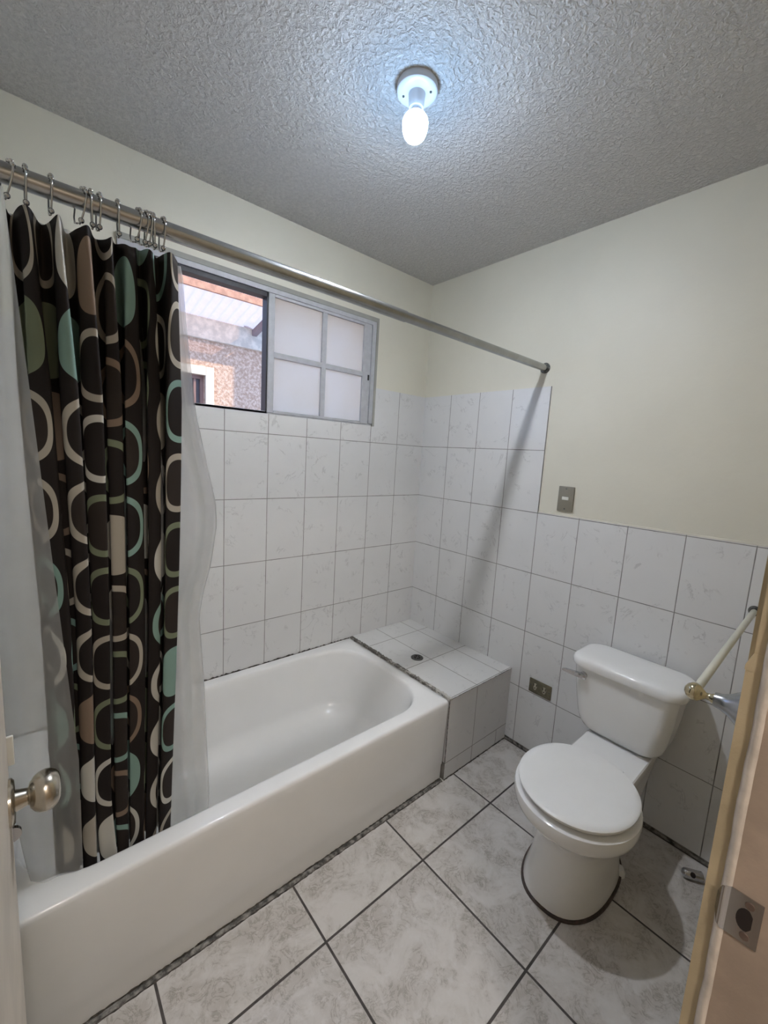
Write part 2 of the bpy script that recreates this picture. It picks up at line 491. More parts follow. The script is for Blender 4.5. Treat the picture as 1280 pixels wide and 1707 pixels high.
for x in (JX - 0.0006, JX - 0.002):
    lo.append([Vector((x, -1.811 + 0.0, SZ - 0.031)), Vector((x, -1.811, SZ + 0.031)), Vector((x, -1.7805, SZ + 0.031)), Vector((x, -1.7805, SZ - 0.031))])
loft(bm, lo)
strike = obj('strike_plate', bm, M['chrome'], jamb)
bm = BM()
lo = []
for i in range(13):
    a = -1 + 2 * i / 12
    h_ = 0.026 * math.sqrt(max(0.02, 1 - abs(a) ** 2.2))
    lo.append(None)
pts = [(-1.7805, 0.0002), (-1.777, -0.0022), (-1.772, -0.0016), (-1.7685, 0.004)]
lo = []
for j, (yy, dx) in enumerate(pts):
    hw = [0.031, 0.030, 0.026, 0.012][j]
    lo.append([Vector((JX - 0.002 + dx, yy, SZ - hw)), Vector((JX - 0.002 + dx, yy, SZ + hw)), Vector((JX - 0.0005 + dx, yy, SZ + hw)), Vector((JX - 0.0005 + dx, yy, SZ - hw))])
loft(bm, lo)
obj('strike_lip', bm, M['chrome'], strike, 50)
bm = BM()
lo = []
for x in (JX - 0.0021, JX - 0.0027):
    ring = []
    for i in range(20):
        a = 2 * PI * i / 20
        ring.append(Vector((x, -1.797 + 0.0085 * max(-0.75, math.cos(a)), SZ + 0.0125 * math.sin(a) * (1.15 if math.cos(a) > -0.5 else 1))))
    lo.append(ring)
loft(bm, lo)
obj('bolt_hole', bm, M['dark_hole'], strike)
for dz in (0.021, -0.021):
    bm = BM(); lathe(bm, (JX - 0.002, -1.799, SZ + dz), (-1, 0, 0), [(0, 0.005), (0.0012, 0.0045), (0.0014, 0.001)], 16)
    obj('screw', bm, plain('screw_head', (0.22, 0.16, 0.13), 0.4, 0.7), strike)

# door leaf, open against the left side
DFX = -1.8995
door = bpy.data.objects.new('door_1', None); COL.objects.link(door); struct(door)
door.location = (DFX, -1.755, 0)
def local(o, root):
    o.matrix_parent_inverse = Matrix.Translation(-root.location)
    return o
bm = BM(); box(bm, (DFX - 0.035, -1.76, 0.01), (DFX, -1.058, 2.03), 0.002, 1)
leaf = local(obj('door_leaf', bm, M['door_paint'], door), door)
KY, KZ = -1.088, 0.925
bm = BM()
lathe(bm, (DFX, KY, KZ), (1, 0, 0), [(0, 0.032), (0.003, 0.032), (0.006, 0.028), (0.007, 0.015), (0.020, 0.0115), (0.022, 0.0135), (0.0225, 0.014)], 32)
knob = local(obj('knob_neck', bm, M['nickel'], door, 40), door)
bm = BM()
lathe(bm, (DFX + 0.0215, KY, KZ), (1, 0, 0), [(0, 0.013), (0.001, 0.017), (0.006, 0.0235), (0.012, 0.0275), (0.019, 0.0290), (0.026, 0.0275), (0.032, 0.0235), (0.0355, 0.0185), (0.037, 0.012), (0.0372, 0.001)], 40)
obj('knob', bm, M['nickel'], door, 50).matrix_parent_inverse = Matrix.Translation(-door.location)
bm = BM(); box(bm, (DFX - 0.004, -1.057, 0.962), (DFX + 0.0075, -1.052, 1.008), 0.001, 1)
local(obj('latch_plate', bm, M['switch_white'], door), door)
bm = BM()
lathe(bm, (DFX - 0.002, -1.054, 0.845), (0, 1, 0), [(0, 0.012), (0.006, 0.012), (0.010, 0.008), (0.011, 0.001)], 20)
local(obj('latch_bolt', bm, M['chrome'], door, 40), door)

# ------------------------------------------------------------------ window
win = bpy.data.objects.new('window_1', None); COL.objects.link(win); struct(win)
win.location = ((WX0 + WX1) / 2, 0, WZ0)
def wpart(name, bm, mat, parent=win, smooth=None):
    o = obj(name, bm, mat, parent, smooth)
    if parent is win: o.matrix_parent_inverse = Matrix.Translation(-win.location)
    return o
bm = BM()
FY0, FY1 = -0.004, 0.05
box(bm, (WX0, FY0, WZ1 - 0.03), (WX1, FY1, WZ1 - 0.0)); box(bm, (WX0, FY0 + .008, WZ0), (WX1, FY1, WZ0 + 0.012))
box(bm, (WX0, FY0 + .0005, WZ0 + .012), (WX0 + 0.03, FY1 - .001, WZ1 - .03)); box(bm, (WX1 - 0.028, FY0 + .0005, WZ0 + .012), (WX1, FY1 - .001, WZ1 - .03))
wpart('window_frame', bm, M['alu'])
bm = BM(); box(bm, (WX0 - 0.002, FY0 - 0.003, WZ1 - 0.010), (WX1 + 0.010, 0.02, WZ1 + 0.010))
box(bm, (WX1 - 0.004, FY0 - 0.003, WZ0 - 0.002), (WX1 + 0.010, 0.02, WZ1 - 0.010))
wpart('reveal_trim', bm, plain('reveal_grey', (0.36, 0.355, 0.32), 0.7))
bm = BM()                                    # black track around the open half
box(bm, (WX0 + 0.03, 0.004, WZ1 - 0.050), (-1.02, 0.05, WZ1 - 0.028)); box(bm, (WX0 + 0.03, 0.004, WZ0 + 0.002), (-1.02, 0.05, WZ0 + 0.010)); box(bm, (-1.026, 0.004, WZ0 + 0.002), (-1.018, 0.05, WZ1 - 0.03))
wpart('sliding_track', bm, M['black_frame'])
bm = BM()
SX0, SX1, SZ0, SZ1 = -1.019, -0.436, WZ0 + 0.006, WZ1 - 0.03
SY0, SY1 = 0.000, 0.022
box(bm, (SX0, SY0, SZ0), (-0.989, SY1, SZ1), 0.002, 1); box(bm, (-0.485, SY0, SZ0), (SX1, SY1, SZ1), 0.002, 1)
box(bm, (-0.9885, SY0 + .0008, SZ1 - 0.012), (-0.4855, SY1, SZ1)); box(bm, (-0.9885, SY0 + .0008, SZ0), (-0.4855, SY1, SZ0 + 0.012))
sash = wpart('sash_frame', bm, M['alu'])
bm = BM()
MX, MZ = -0.726, 1.868
box(bm, (MX - 0.0125, SY0 + .002, SZ0 + .012), (MX + 0.0125, SY1, SZ1 - .012)); box(bm, (-0.99, SY0 + .0025, MZ - 0.0115), (MX - .0125, SY1, MZ + 0.0115)); box(bm, (MX + .0125, SY0 + .0025, MZ - 0.0115), (-0.484, SY1, MZ + 0.0115))
obj('muntin', bm, M['alu'], sash)
for x0, x1 in ((-0.99, MX - 0.0125), (MX + 0.0125, -0.484)):
    for z0, z1 in ((SZ0 + 0.011, MZ - 0.0115), (MZ + 0.0115, SZ1 - 0.011)):
        bm = BM(); box(bm, (x0 + 0.0015, 0.010, z0 + 0.0015), (x1 - 0.0015, 0.014, z1 - 0.0015))
        obj('frosted_pane', bm, M['pane'], sash)
bm = BM(); box(bm, (-0.452, -0.004, 1.84), (-0.442, 0.001, 1.868), 0.001, 1)
obj('sash_latch', bm, M['dark_rubber'], sash)
for c in sash.children: c.matrix_parent_inverse = Matrix.Identity(4)

# ------------------------------------------------------------------ bathtub
tub = thing('bathtub', 'white enamel bathtub with straight apron under the window', 'bathtub', (-1.25, -0.38, 0))
TX0, TX1, TY0, TY1 = -2.016, -0.492, -0.758, -0.004
RZ = 0.392
IX0, IX1, IY0, IY1 = -1.925, -0.556, -0.692, -0.062
L = []
L.append(rrect(TX0, TX1, TY0 + 0.016, TY1, 0.004, 0.0))
L.append(rrect(TX0, TX1, TY0 + 0.014, TY1, 0.004, 0.074))
L.append(rrect(TX0, TX1, TY0 + 0.010, TY1, 0.004, 0.082))
L.append(rrect(TX0, TX1, TY0 + 0.0012, TY1, 0.006, RZ - 0.040))
L.append(rrect(TX0, TX1, TY0, TY1, 0.008, RZ - 0.014))
L.append(rrect(TX0 + .0003, TX1 - .0003, TY0 + 0.0015, TY1, 0.009, RZ - 0.007))
L.append(rrect(TX0 + .001, TX1 - .001, TY0 + 0.0045, TY1 - .001, 0.011, RZ - 0.0022))
L.append(rrect(TX0 + .004, TX1 - .004, TY0 + 0.0100, TY1 - .003, 0.014, RZ))
L.append(rrect(IX0 - .014, IX1 + .014, IY0 - .012, IY1 + .012, 0.175, RZ + 0.001))
L.append(rrect(IX0 - .006, IX1 + .006, IY0 - .005, IY1 + .005, 0.170, RZ - 0.001))
L.append(rrect(IX0, IX1, IY0, IY1, 0.165, RZ - 0.007))
L.append(rrect(IX0 + .006, IX1 - .005, IY0 + .005, IY1 - .005, 0.162, RZ - 0.020))
for t in (0.15, 0.35, 0.55, 0.72):
    L.append(rrect(IX0 + .006 + .19 * t, IX1 - .005 - 0.075 * t, IY0 + .005 + 0.06 * t, IY1 - .005 - 0.06 * t, 0.162 - 0.01 * t, RZ - 0.02 - 0.30 * t))
for i in range(1, 9):
    a = PI / 2 * i / 8
    g_ = math.sin(a) ; e_ = 1 - math.cos(a)
    L.append(rrect(IX0 + .006 + .137 + 0.10 * e_ + .03 * g_, IX1 - .005 - 0.054 - 0.10 * e_ - .012 * g_, IY0 + .005 + 0.043 + 0.085 * e_ + .01 * g_, IY1 - .005 - 0.043 - 0.085 * e_ - .01 * g_, 0.15, RZ - 0.236 - 0.085 * g_))
L.append(rrect(IX0 + .36, IX1 - .26, IY0 + .20, IY1 - .20, 0.10, RZ - 0.3235))
bm = BM(); loft(bm, L)
body = local(obj('tub_body', bm, M['enamel'], tub, 40), tub)
def strip(name, pts, w0, w1, mat, parent, root, zig=0.4, up=(0, 0, 1)):
    bm = BM(); lo = []
    for (p, side) in pts:
        p = Vector(p); sd_ = Vector(side); u_ = Vector(up)
        a = w0 * (1 - zig + 2 * zig * random.random()); b = w1 * (1 - zig + 2 * zig * random.random())
        lo.append([p - sd_ * a, p - sd_ * a * .7 + u_ * b, p + sd_ * a * .7 + u_ * b, p + sd_ * a])
    loft(bm, lo)
    o = obj(name, bm, mat, parent, 60)
    return local(o, root) if root else o
strip('mouldy_caulk', [((x, -0.0045, RZ - 0.001), (0, 1, 0)) for x in [TX0 + 0.01 + (TX1 - TX0 - 0.01) * i / 150 for i in range(151)]], 0.0023, 0.0045, M['grime'], tub, tub, 0.8)
bx_ = [TX0 + 0.01 + (TX1 - TX0 - 0.014) * i / 160 for i in range(161)]
strip('base_filler', [((x, TY0 + 0.0085, 0.0), (0, 1, 0)) for x in bx_], 0.0095, 0.0045, M['grime_strip'], tub, tub, 0.12)
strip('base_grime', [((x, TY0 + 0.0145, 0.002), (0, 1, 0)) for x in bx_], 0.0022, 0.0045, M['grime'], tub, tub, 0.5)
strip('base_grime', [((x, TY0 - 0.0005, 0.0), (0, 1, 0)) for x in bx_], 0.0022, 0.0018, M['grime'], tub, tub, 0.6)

# ------------------------------------------------------------------ tiled ledge at the foot of the tub
ledge = thing('tiled_ledge', 'low white tiled ledge in the corner at the end of the bathtub', 'ledge', (-0.245, -0.38, 0))
LZ = 0.396
bm = BM(); box(bm, (-0.486, -0.7585, LZ - 0.006), (-0.001, -0.001, LZ))
local(obj('tile_top', bm, M['tile_ledge_top'], ledge), ledge)
M['tile_ledge_upper'] = tile_mat('tile_ledge_upper', 0, -0.287, 0.083, 0.4, 0.4, tile=(0.70, 0.69, 0.68), vein=0.3, grout=(0.25, 0.235, 0.22))
bm = BM(); box(bm, (-0.486, -0.758, 0.083), (-0.001, -0.001, LZ - 0.006))
local(obj('tile_front', bm, M['tile_ledge_upper'], ledge), ledge)
bm = BM(); box(bm, (-0.486, -0.758, 0.0), (-0.001, -0.001, 0.083))
local(obj('tile_base_row', bm, M['tile_ledge_front'], ledge), ledge)
bm = BM(); tube(bm, [(-0.486, -0.7585, LZ - 0.002), (-0.001, -0.7585, LZ - 0.002)], 0.0022, 8)
local(obj('front_edge_grout', bm, plain('pale_grout', (0.60, 0.59, 0.56), 0.7, var=0.3, scale=40), ledge), ledge)
bm = BM()
lathe(bm, (-0.337, -0.402, LZ), (0, 0, 1), [(0, 0.033), (0.002, 0.033), (0.004, 0.030), (0.003, 0.024), (0.0015, 0.022), (0.0025, 0.010), (0.003, 0.001)], 32)
drain = local(obj('drain_cover', bm, M['steel_drain'], ledge, 40), ledge)
bm = BM()
for i in range(6):
    a = 2 * PI * i / 6
    lathe(bm, (-0.337 + 0.013 * math.cos(a), -0.402 + 0.013 * math.sin(a), LZ + 0.0022), (0, 0, 1), [(0, 0.004), (0.0012, 0.004), (0.0013, 0.001)], 10)
obj('drain_holes', bm, M['dark_hole'], drain)
random.seed(3)
strip('crumbling_mortar', [((-0.478 + 0.0015 * math.sin(i * .7), -0.006 - 0.755 * i / 90, LZ - 0.006), (1, 0, 0)) for i in range(91)], 0.0105, 0.0085, M['mortar'], ledge, ledge, 0.3)
strip('corner_grout', [((-0.4875, -0.7575, 0.085 + (LZ - 0.085) * i / 60), (1, 0, 0)) for i in range(61)], 0.0018, 0.0015, M['grime'], ledge, ledge, 0.4, (0, -1, 0))
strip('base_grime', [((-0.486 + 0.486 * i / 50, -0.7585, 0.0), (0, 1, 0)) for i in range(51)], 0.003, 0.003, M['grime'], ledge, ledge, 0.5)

# ------------------------------------------------------------------ toilet
TYC = -1.335
wc = thing('toilet', 'white ceramic toilet with closed lid against the tiled wall', 'toilet', (-0.35, TYC, 0))
def egg(xf, xb, hw, z, n=56, pf=2.0, pb=2.6, xm=None, yo=0.0):
    """plan outline: round front at xf (towards -x), squarer back at xb"""
    if xm is None: xm = xb + (xf - xb) * 0.5
    out = []
    for i in range(n):
        a = 2 * PI * i / n
        c_, s_ = math.cos(a), math.sin(a)
        if c_ >= 0: pw, ex_ = pf, xf - xm
        else: pw, ex_ = pb, xm - xb
        out.append(Vector((xm + ex_ * math.copysign(abs(c_) ** (2 / pw), c_), TYC + yo + hw * math.copysign(abs(s_) ** (2 / pw), s_), z)))
    return out
bm = BM()
P_ = dict(pf=2.35, pb=2.4, yo=.018)
Q_ = dict(pf=2.0, pb=2.0, xm=-.525)
loft(bm, [egg(-.636, -.20, .132, 0, **P_), egg(-.637, -.20, .133, .012, **P_), egg(-.630, -.205, .127, .035, **P_), egg(-.622, -.21, .119, .09, pf=2.4, yo=.014), egg(-.618, -.22, .115, .16, pf=2.35, yo=.010), egg(-.622, -.23, .115, .21, pf=2.3, yo=.006),
          egg(-.640, -.25, .122, .25, pf=2.1, xm=-.47), egg(-.668, -.28, .146, .29, **Q_), egg(-.703, -.30, .173, .318, **Q_), egg(-.719, -.31, .185, .335, **Q_), egg(-.725, -.315, .190, .352, **Q_), egg(-.727, -.32, .191, .372, **Q_), egg(-.725, -.322, .189, .382, **Q_), egg(-.715, -.33, .180, .388, **Q_)])
sh = [rrect(-.40, -.07, TYC - .085, TYC + .085, .03, .20), rrect(-.42, -.05, TYC - .102, TYC + .102, .02, .33), rrect(-.42, -.045, TYC - .112, TYC + .112, .018, .374), rrect(-.42, -.045, TYC - .112, TYC + .112, .016, .388), rrect(-.416, -.049, TYC - .108, TYC + .108, .014, .392)]
loft(bm, sh)
lathe(bm, (-.30, TYC - .098, 0.0), (0, 0, 1), [(0, .022), (.014, .021), (.024, .015), (.027, .001)], 16)
local(obj('bowl', bm, M['ceramic'], wc, 40), wc)
bm = BM()
loft(bm, [egg(-.644, -.192, .1405, 0.0003, **P_), egg(-.643, -.193, .140, .007, **P_), egg(-.634, -.2, .130, .010, **P_)])
local(obj('base_caulk', bm, M['brown_caulk'], wc, 50), wc)
bm = BM()
def seat_loops(z0, z1, xf, xb, hw, dome=0.0):
    return [egg(xf + .006, xb - .004, hw - .006, z0, xm=-.525, pb=2.15), egg(xf, xb, hw, z0 + .004, xm=-.525, pb=2.15), egg(xf, xb, hw, z1 - .005, xm=-.525, pb=2.15), egg(xf + .004, xb - .003, hw - .004, z1 - .001, xm=-.525, pb=2.15), egg(xf + .02, xb - .02, hw - .02, z1 + dome * .4, xm=-.525, pb=2.15), egg(xf + .10, xb - .09, hw - .09, z1 + dome, xm=-.525, pb=2.15)]
loft(bm, seat_loops(.389, .4035, -.704, -.335, .171))
local(obj('seat', bm, M['plastic_white'], wc, 40), wc)
bm = BM()
loft(bm, seat_loops(.4060, .418, -.719, -.334, .180, .002))
lid = local(obj('lid', bm, M['plastic_white'], wc, 40), wc)
bm = BM()
box(bm, (-.346, TYC - .075, .390), (-.325, TYC + .075, .403), .004, 3)
local(obj('hinge', bm, M['plastic_white'], wc, 40), wc)
TKB = -.020
bm = BM()
TKC = TYC + .008
def tk(xf, hw, r, z): return rrect(xf, TKB, TKC - hw, TKC + hw, r, z)
loft(bm, [tk(-.165, .100, .04, .397), tk(-.185, .122, .05, .401), tk(-.196, .138, .05, .413), tk(-.203, .150, .05, .434), tk(-.208, .157, .05, .46), tk(-.216, .170, .048, .55), tk(-.224, .181, .045, .672)])
tank = local(obj('tank', bm, M['ceramic'], wc, 40), wc)
bm = BM()
def tl(d, z): return rrect(-.243 + d, TKB + .006 - d, TYC - .192 + d, TYC + .197 - d, .06, z)
loft(bm, [tl(.008, .666), tl(.002, .668), tl(0, .673), tl(0, .690), tl(.003, .698), tl(.009, .703), tl(.02, .705), tl(.05, .706)])
local(obj('tank_lid', bm, M['ceramic'], wc, 40), wc)
bm = BM()
lathe(bm, (-.219, TYC + .138, .632), (-1, 0, 0), [(0, .014), (.006, .014), (.010, .010), (.014, .009), (.016, .001)], 20)
box(bm, (-.246, TYC + .122, .622), (-.230, TYC + .166, .642), .004, 2)
loft(bm, [[Vector((x0, y, z0)), Vector((x1, y, z0)), Vector((x1, y, z1)), Vector((x0, y, z1))] for y, x0, x1, z0, z1 in
          [(TYC + .160, -.245, -.232, .624, .641), (TYC + .185, -.247, -.234, .624, .639), (TYC + .205, -.252, -.240, .628, .638), (TYC + .212, -.252, -.243, .630, .636)]])
local(obj('flush_lever', bm, M['chrome'], wc, 40), wc)

# ------------------------------------------------------------------ shower rod, hooks, curtain, liner
RY, RZZ, RR = -0.764, 1.897, 0.0175
rod = thing('shower_rod', 'grey metal shower rod spanning the room above the tub', 'curtain rod', (-1.0, RY, RZZ))
bm = BM(); tube(bm, [(XL, RY, RZZ), (-1.2, RY, RZZ + .004), (-0.9, RY, RZZ + .002)], RR, 24)
local(obj('outer_tube', bm, M['brushed'], rod, 40), rod)
bm = BM(); tube(bm, [(-0.92, RY, RZZ + .002), (PW, RY, RZZ - .003)], RR - 0.0018, 24)
local(obj('inner_tube', bm, M['brushed'], rod, 40), rod)
bm = BM(); lathe(bm, (PW, RY, RZZ - .003), (-1, 0, 0), [(0, .024), (.004, .024), (.006, .020), (.012, .0185), (.0125, .016)], 28)
local(obj('end_cap', bm, M['steel_drain'], rod, 40), rod)
bm = BM(); lathe(bm, (XL, RY, RZZ), (1, 0, 0), [(0, .024), (.004, .024), (.006, .020), (.012, .0185), (.0125, .016)], 28)
local(obj('end_cap', bm, M['steel_drain'], rod, 40), rod)

hook_x = [-1.862, -1.838, -1.803, -1.757, -1.741, -1.729, -1.697, -1.664, -1.650, -1.642, -1.633, -1.616]
ordinals = ['first', 'second', 'third', 'fourth', 'fifth', 'sixth', 'seventh', 'eighth', 'ninth', 'tenth', 'eleventh', 'twelfth']
def hook_meshes():
    bm = BM()
    R1 = RR + 0.0035
    pts = [(0, 0.006, -0.043), (0, 0.016, -0.040), (0, R1, -0.028)]
    for i in range(11):
        a = PI * i / 10
        pts.append((0, R1 * math.cos(a), R1 * math.sin(a)))
    pts += [(0, -R1 + .002, -0.015), (0, -R1 + .006, -0.028), (0, -R1 + .012, -0.040), (0, -0.004, -0.046), (0, 0.003, -0.043)]
    tube(bm, pts, 0.0017, 8)
    w = obj('wire', bm, M['hook_metal'], None, 60)
    beads = []
    for a in (60, 90, 120, 150):
        bm = BM(); ball(bm, (0, R1 * math.cos(math.radians(a)), R1 * math.sin(math.radians(a))), 0.0042, 12)
        beads.append(obj('roller_bead', bm, M['hook_metal'], None, 80))
    bm = BM(); ball(bm, (0, -R1 + .012, -0.041), 0.0052, 14)
    return w, beads, obj('ball_tip', bm, M['hook_metal'], None, 80)
w0, b0, t0 = hook_meshes()
for i, x in enumerate(hook_x):
    h = thing('curtain_hook', 'chrome curtain hook with roller beads, %s from the left end of the rod' % ordinals[i], 'curtain hook', (x, RY, RZZ + .0015), 'chrome hooks on the shower rod')
    tilt = {0: .40, 3: .35, 7: .30, 8: .22, 9: .15}.get(i, random.uniform(-.14, .12))
    h.rotation_euler = (0, tilt * .35, tilt)
    for src in [w0] + b0 + [t0]:
        c = src if i == 0 else src.copy()
        if i: COL.objects.link(c)
        c.parent = h

def cloth(name, us, vs_, fn, mat, uvs=1.0, thick=0.0007):
    """grid cloth: us in metres along the hem, vs_ heights"""
    bm = BM(); uvl = bm.loops.layers.uv.new('UVMap')
    g = [[bm.verts.new(fn(u, v)) for u in us] for v in vs_]
    for j in range(len(vs_) - 1):
        for i in range(len(us) - 1):
            f = bm.faces.new((g[j][i], g[j][i + 1], g[j + 1][i + 1], g[j + 1][i]))
            for lp, (a, b) in zip(f.loops, ((i, j), (i + 1, j), (i + 1, j + 1), (i, j + 1))):
                lp[uvl].uv = (us[a] * uvs, vs_[b])
            f.smooth = True
    me = bpy.data.meshes.new(name); bm.to_mesh(me); bm.free()
    o = link(name, me, mat)
    if thick:
        md = o.modifiers.new('thickness', 'SOLIDIFY'); md.thickness = thick; md.offset = 0
    return o
NP, CL = 7.0, 1.36                            # pleats, cloth length
ZTOP, ZBOT = 1.851, 0.315
def hang_y(z): return RY + (ZTOP - z) / (ZTOP - 0.385) * 0.128
def curtain_fn(u, z):
    t = u / CL
    d = (ZTOP - z) / (ZTOP - ZBOT)
    ph = 2 * PI * NP * (t + 0.012 * math.sin(t * 23) + 0.006 * math.sin(d * 5 + t * 9))
    xl = -1.866 + 0.022 * min(1, d * 1.9)
    xr = -1.588 + 0.004 * math.sin(d * 4) - 0.006 * d
    amp = 0.028 + 0.019 * min(1, d * 5) - 0.004 * math.sin(d * 7 + t * 11)
    amp *= 0.8 + 0.35 * math.sin(t * 41 + 2)
    x = xl + (xr - xl) * t - 0.010 * min(1, d * 5) * math.sin(2 * ph)
    y = hang_y(z) + amp * math.sin(ph)
    zz = z
    if d < 0.08: zz -= (1 - d / 0.08) * 0.012 * (0.5 + 0.5 * math.sin(ph * 0.86 + 1))
    fl = math.exp(-((t - 0.42) / 0.10) ** 2) * max(0, (d - 0.86) / 0.14)
    x += 0.012 * fl; y -= 0.012 * fl
    return Vector((x, y, zz))
NU, NV = 520, 90
cur = cloth('shower_curtain', [CL * i / NU for i in range(NU + 1)], [ZTOP - (ZTOP - ZBOT) * (i / NV) for i in range(NV + 1)], curtain_fn, M['curtain'])
tag(cur, 'dark brown shower curtain printed with teal and tan circles and rings', 'shower curtain')

LL = 1.3
lin_edge = [(1.851, -1.566), (1.83, -1.560), (1.741, -1.549), (1.526, -1.515), (1.287, -1.453), (1.219, -1.447), (1.10, -1.460), (1.014, -1.480), (0.945, -1.490), (0.738, -1.476), (0.36, -1.462), (0.25, -1.465)]
left_edge = [(1.851, -1.882), (1.6, -1.915), (1.2, -1.935), (0.7, -1.925), (0.42, -1.900), (0.25, -1.880)]
def interp(tab, z):
    for (z1, a), (z0, b) in zip(tab, tab[1:]):
        if z >= z0: return b + (a - b) * (z - z0) / (z1 - z0)
    return tab[-1][1]
def liner_fn(u, z):
    d = (1.851 - z) / (1.851 - 0.25)
    yc = hang_y(max(z, 0.3))
    left = interp(left_edge, z)
    if u < 0.20:                              # front flap wrapped round the left end of the curtain
        q = 1 - u / 0.20
        right = -1.868 + 0.070 * min(1, d * 1.4)
        x = left + (right - left) * q
        y = yc - 0.052 + 0.004 * math.sin(q * 9 + d * 3) + (1 - q) ** 3 * 0.03
    elif u < 0.24:
        q = (u - 0.20) / 0.04
        x = left - 0.005 * math.sin(PI * q)
        y = yc - 0.022 + 0.085 * q
    else:
        q = (u - 0.24) / (LL - 0.24)
        lay = 0
        if q > 0.70:                          # the loose end is folded back on itself
            w_ = (q - 0.70) / 0.30 * 3
            lay = w_
            q = 0.70 + 0.30 * (w_ if w_ < 1 else (2 - w_ if w_ < 2 else w_ - 2))
        xr = interp(lin_edge, z)
        xl = left
        x = xl + (xr - xl) * q
        bil = max(0, (q - 0.72) / 0.28)
        y = yc + 0.063 + 0.016 * math.sin(q * 34 + d * 1.2) * (0.35 + 0.65 * min(1, d * 4)) + 0.05 * bil * math.sin(PI * min(1, d * 1.05)) - 0.01
        y -= 0.004 * lay
        x -= 0.006 * max(0, lay - 1) * bil
    return Vector((x, y, z + (0.004 if d < 0.02 else 0)))
lin = cloth('shower_liner', [LL * i / 300 for i in range(301)], [1.851 - 1.601 * i / 70 for i in range(71)], liner_fn, M['liner'], 1.0, 0)
tag(lin, 'white translucent shower liner hanging behind the patterned curtain', 'shower curtain liner')

# ------------------------------------------------------------------ ceiling light
LX, LY = -1.001, -0.868
lamp = thing('ceiling_light', 'bare glowing bulb in a round white lampholder on the ceiling', 'light', (LX, LY, ZC))
bm = BM()
lathe(bm, (LX, LY, ZC), (0, 0, -1), [(0, .0555), (.012, .0565), (.017, .0555), (.0195, .052), (.0205, .040), (.021, .024)], 48)
holder = local(obj('lampholder', bm, M['porcelain'], lamp, 40), lamp)
bm = BM()
lathe(bm, (LX, LY, ZC - .020), (0, 0, -1), [(0, .023), (.026, .0215), (.036, .020), (.0365, .0145)], 32)
obj('socket', bm, M['porcelain'], holder, 40)
for a in (2.2, 5.3):
    bm = BM(); lathe(bm, (LX + .038 * math.cos(a), LY + .038 * math.sin(a), ZC - .0205), (0, 0, -1), [(0, .0035), (.002, .003), (.0022, .0005)], 12)
    obj('screw', bm, M['steel_drain'], holder)
bm = BM()
BZ = ZC - .057
lathe(bm, (LX, LY, BZ), (0, 0, -1), [(0, .0140), (.004, .0145), (.008, .0170), (.014, .0230)], 32)
body = local(obj('bulb_body', bm, M['bulb_body'], lamp, 40), lamp)
bm = BM()
prof = [(.0143, .0236), (.019, .0290), (.026, .0338), (.034, .0358), (.042, .0352)]
for i in range(1, 11):
    a = PI / 2 * i / 10
    prof.append((.042 + .041 * math.sin(a), .0352 * math.cos(a)))
lathe(bm, (LX, LY, BZ), (0, 0, -1), prof, 48)
obj('bulb_globe', bm, M['bulb_glow'], body, 60)

# ------------------------------------------------------------------ switch and outlet
sw = thing('light_switch', 'brownish grey light switch plate on the cream wall above the tiles', 'light switch', (PW, -.936, 1.297))
bm = BM(); box(bm, (-.004, -.972, 1.240), (PW, -.900, 1.354), .003, 2)
local(obj('plate', bm, M['switch_plate'], sw, 40), sw)
bm = BM(); box(bm, (-.0075, -.951, 1.2925), (-.003, -.921, 1.3075), .001, 1)
local(obj('toggle', bm, M['switch_white'], sw), sw)
for z in (1.252, 1.344):
    bm = BM(); lathe(bm, (-.004, -.936, z), (-1, 0, 0), [(0, .0035), (.0008, .003), (.001, .0005)], 12)
    local(obj('screw', bm, M['steel_drain'], sw), sw)
ol = thing('power_outlet', 'olive brass double outlet plate low on the tiled wall beside the toilet', 'power outlet', (0, -.921, .360))
bm = BM(); box(bm, (-.006, -.979, .325), (0, -.864, .396), .003, 2)
local(obj('plate', bm, M['outlet_plate'], ol, 40), ol)
for y in (-.897, -.944):
    bm = BM()
    lo = []
    for x in (-.006, -.0075):
        lo.append([Vector((x, y + .010 * math.copysign(abs(math.cos(2 * PI * i / 24)) ** .8, math.cos(2 * PI * i / 24)) * (1.0 if math.sin(2 * PI * i / 24) > 0 else .75), .361 + .017 * math.sin(2 * PI * i / 24))) for i in range(24)])
    loft(bm, lo)
    sk = local(obj('socket', bm, M['outlet_beige'], ol), ol)
    bm = BM()
    for dy in (-.007, .007): box(bm, (-.008, y + dy - .0018, .362), (-.0074, y + dy + .0018, .374))
    lathe(bm, (-.0074, y, .354), (-1, 0, 0), [(0, .0032), (.0006, .0032), (.0007, .0005)], 12)
    obj('slots', bm, M['dark_hole'], sk)
for y in (-.873, -.970):
    bm = BM(); lathe(bm, (-.006, y, .361), (-1, 0, 0), [(0, .0035), (.0008, .003), (.001, .0005)], 12)
    local(obj('screw', bm, M['steel_drain'], ol), ol)

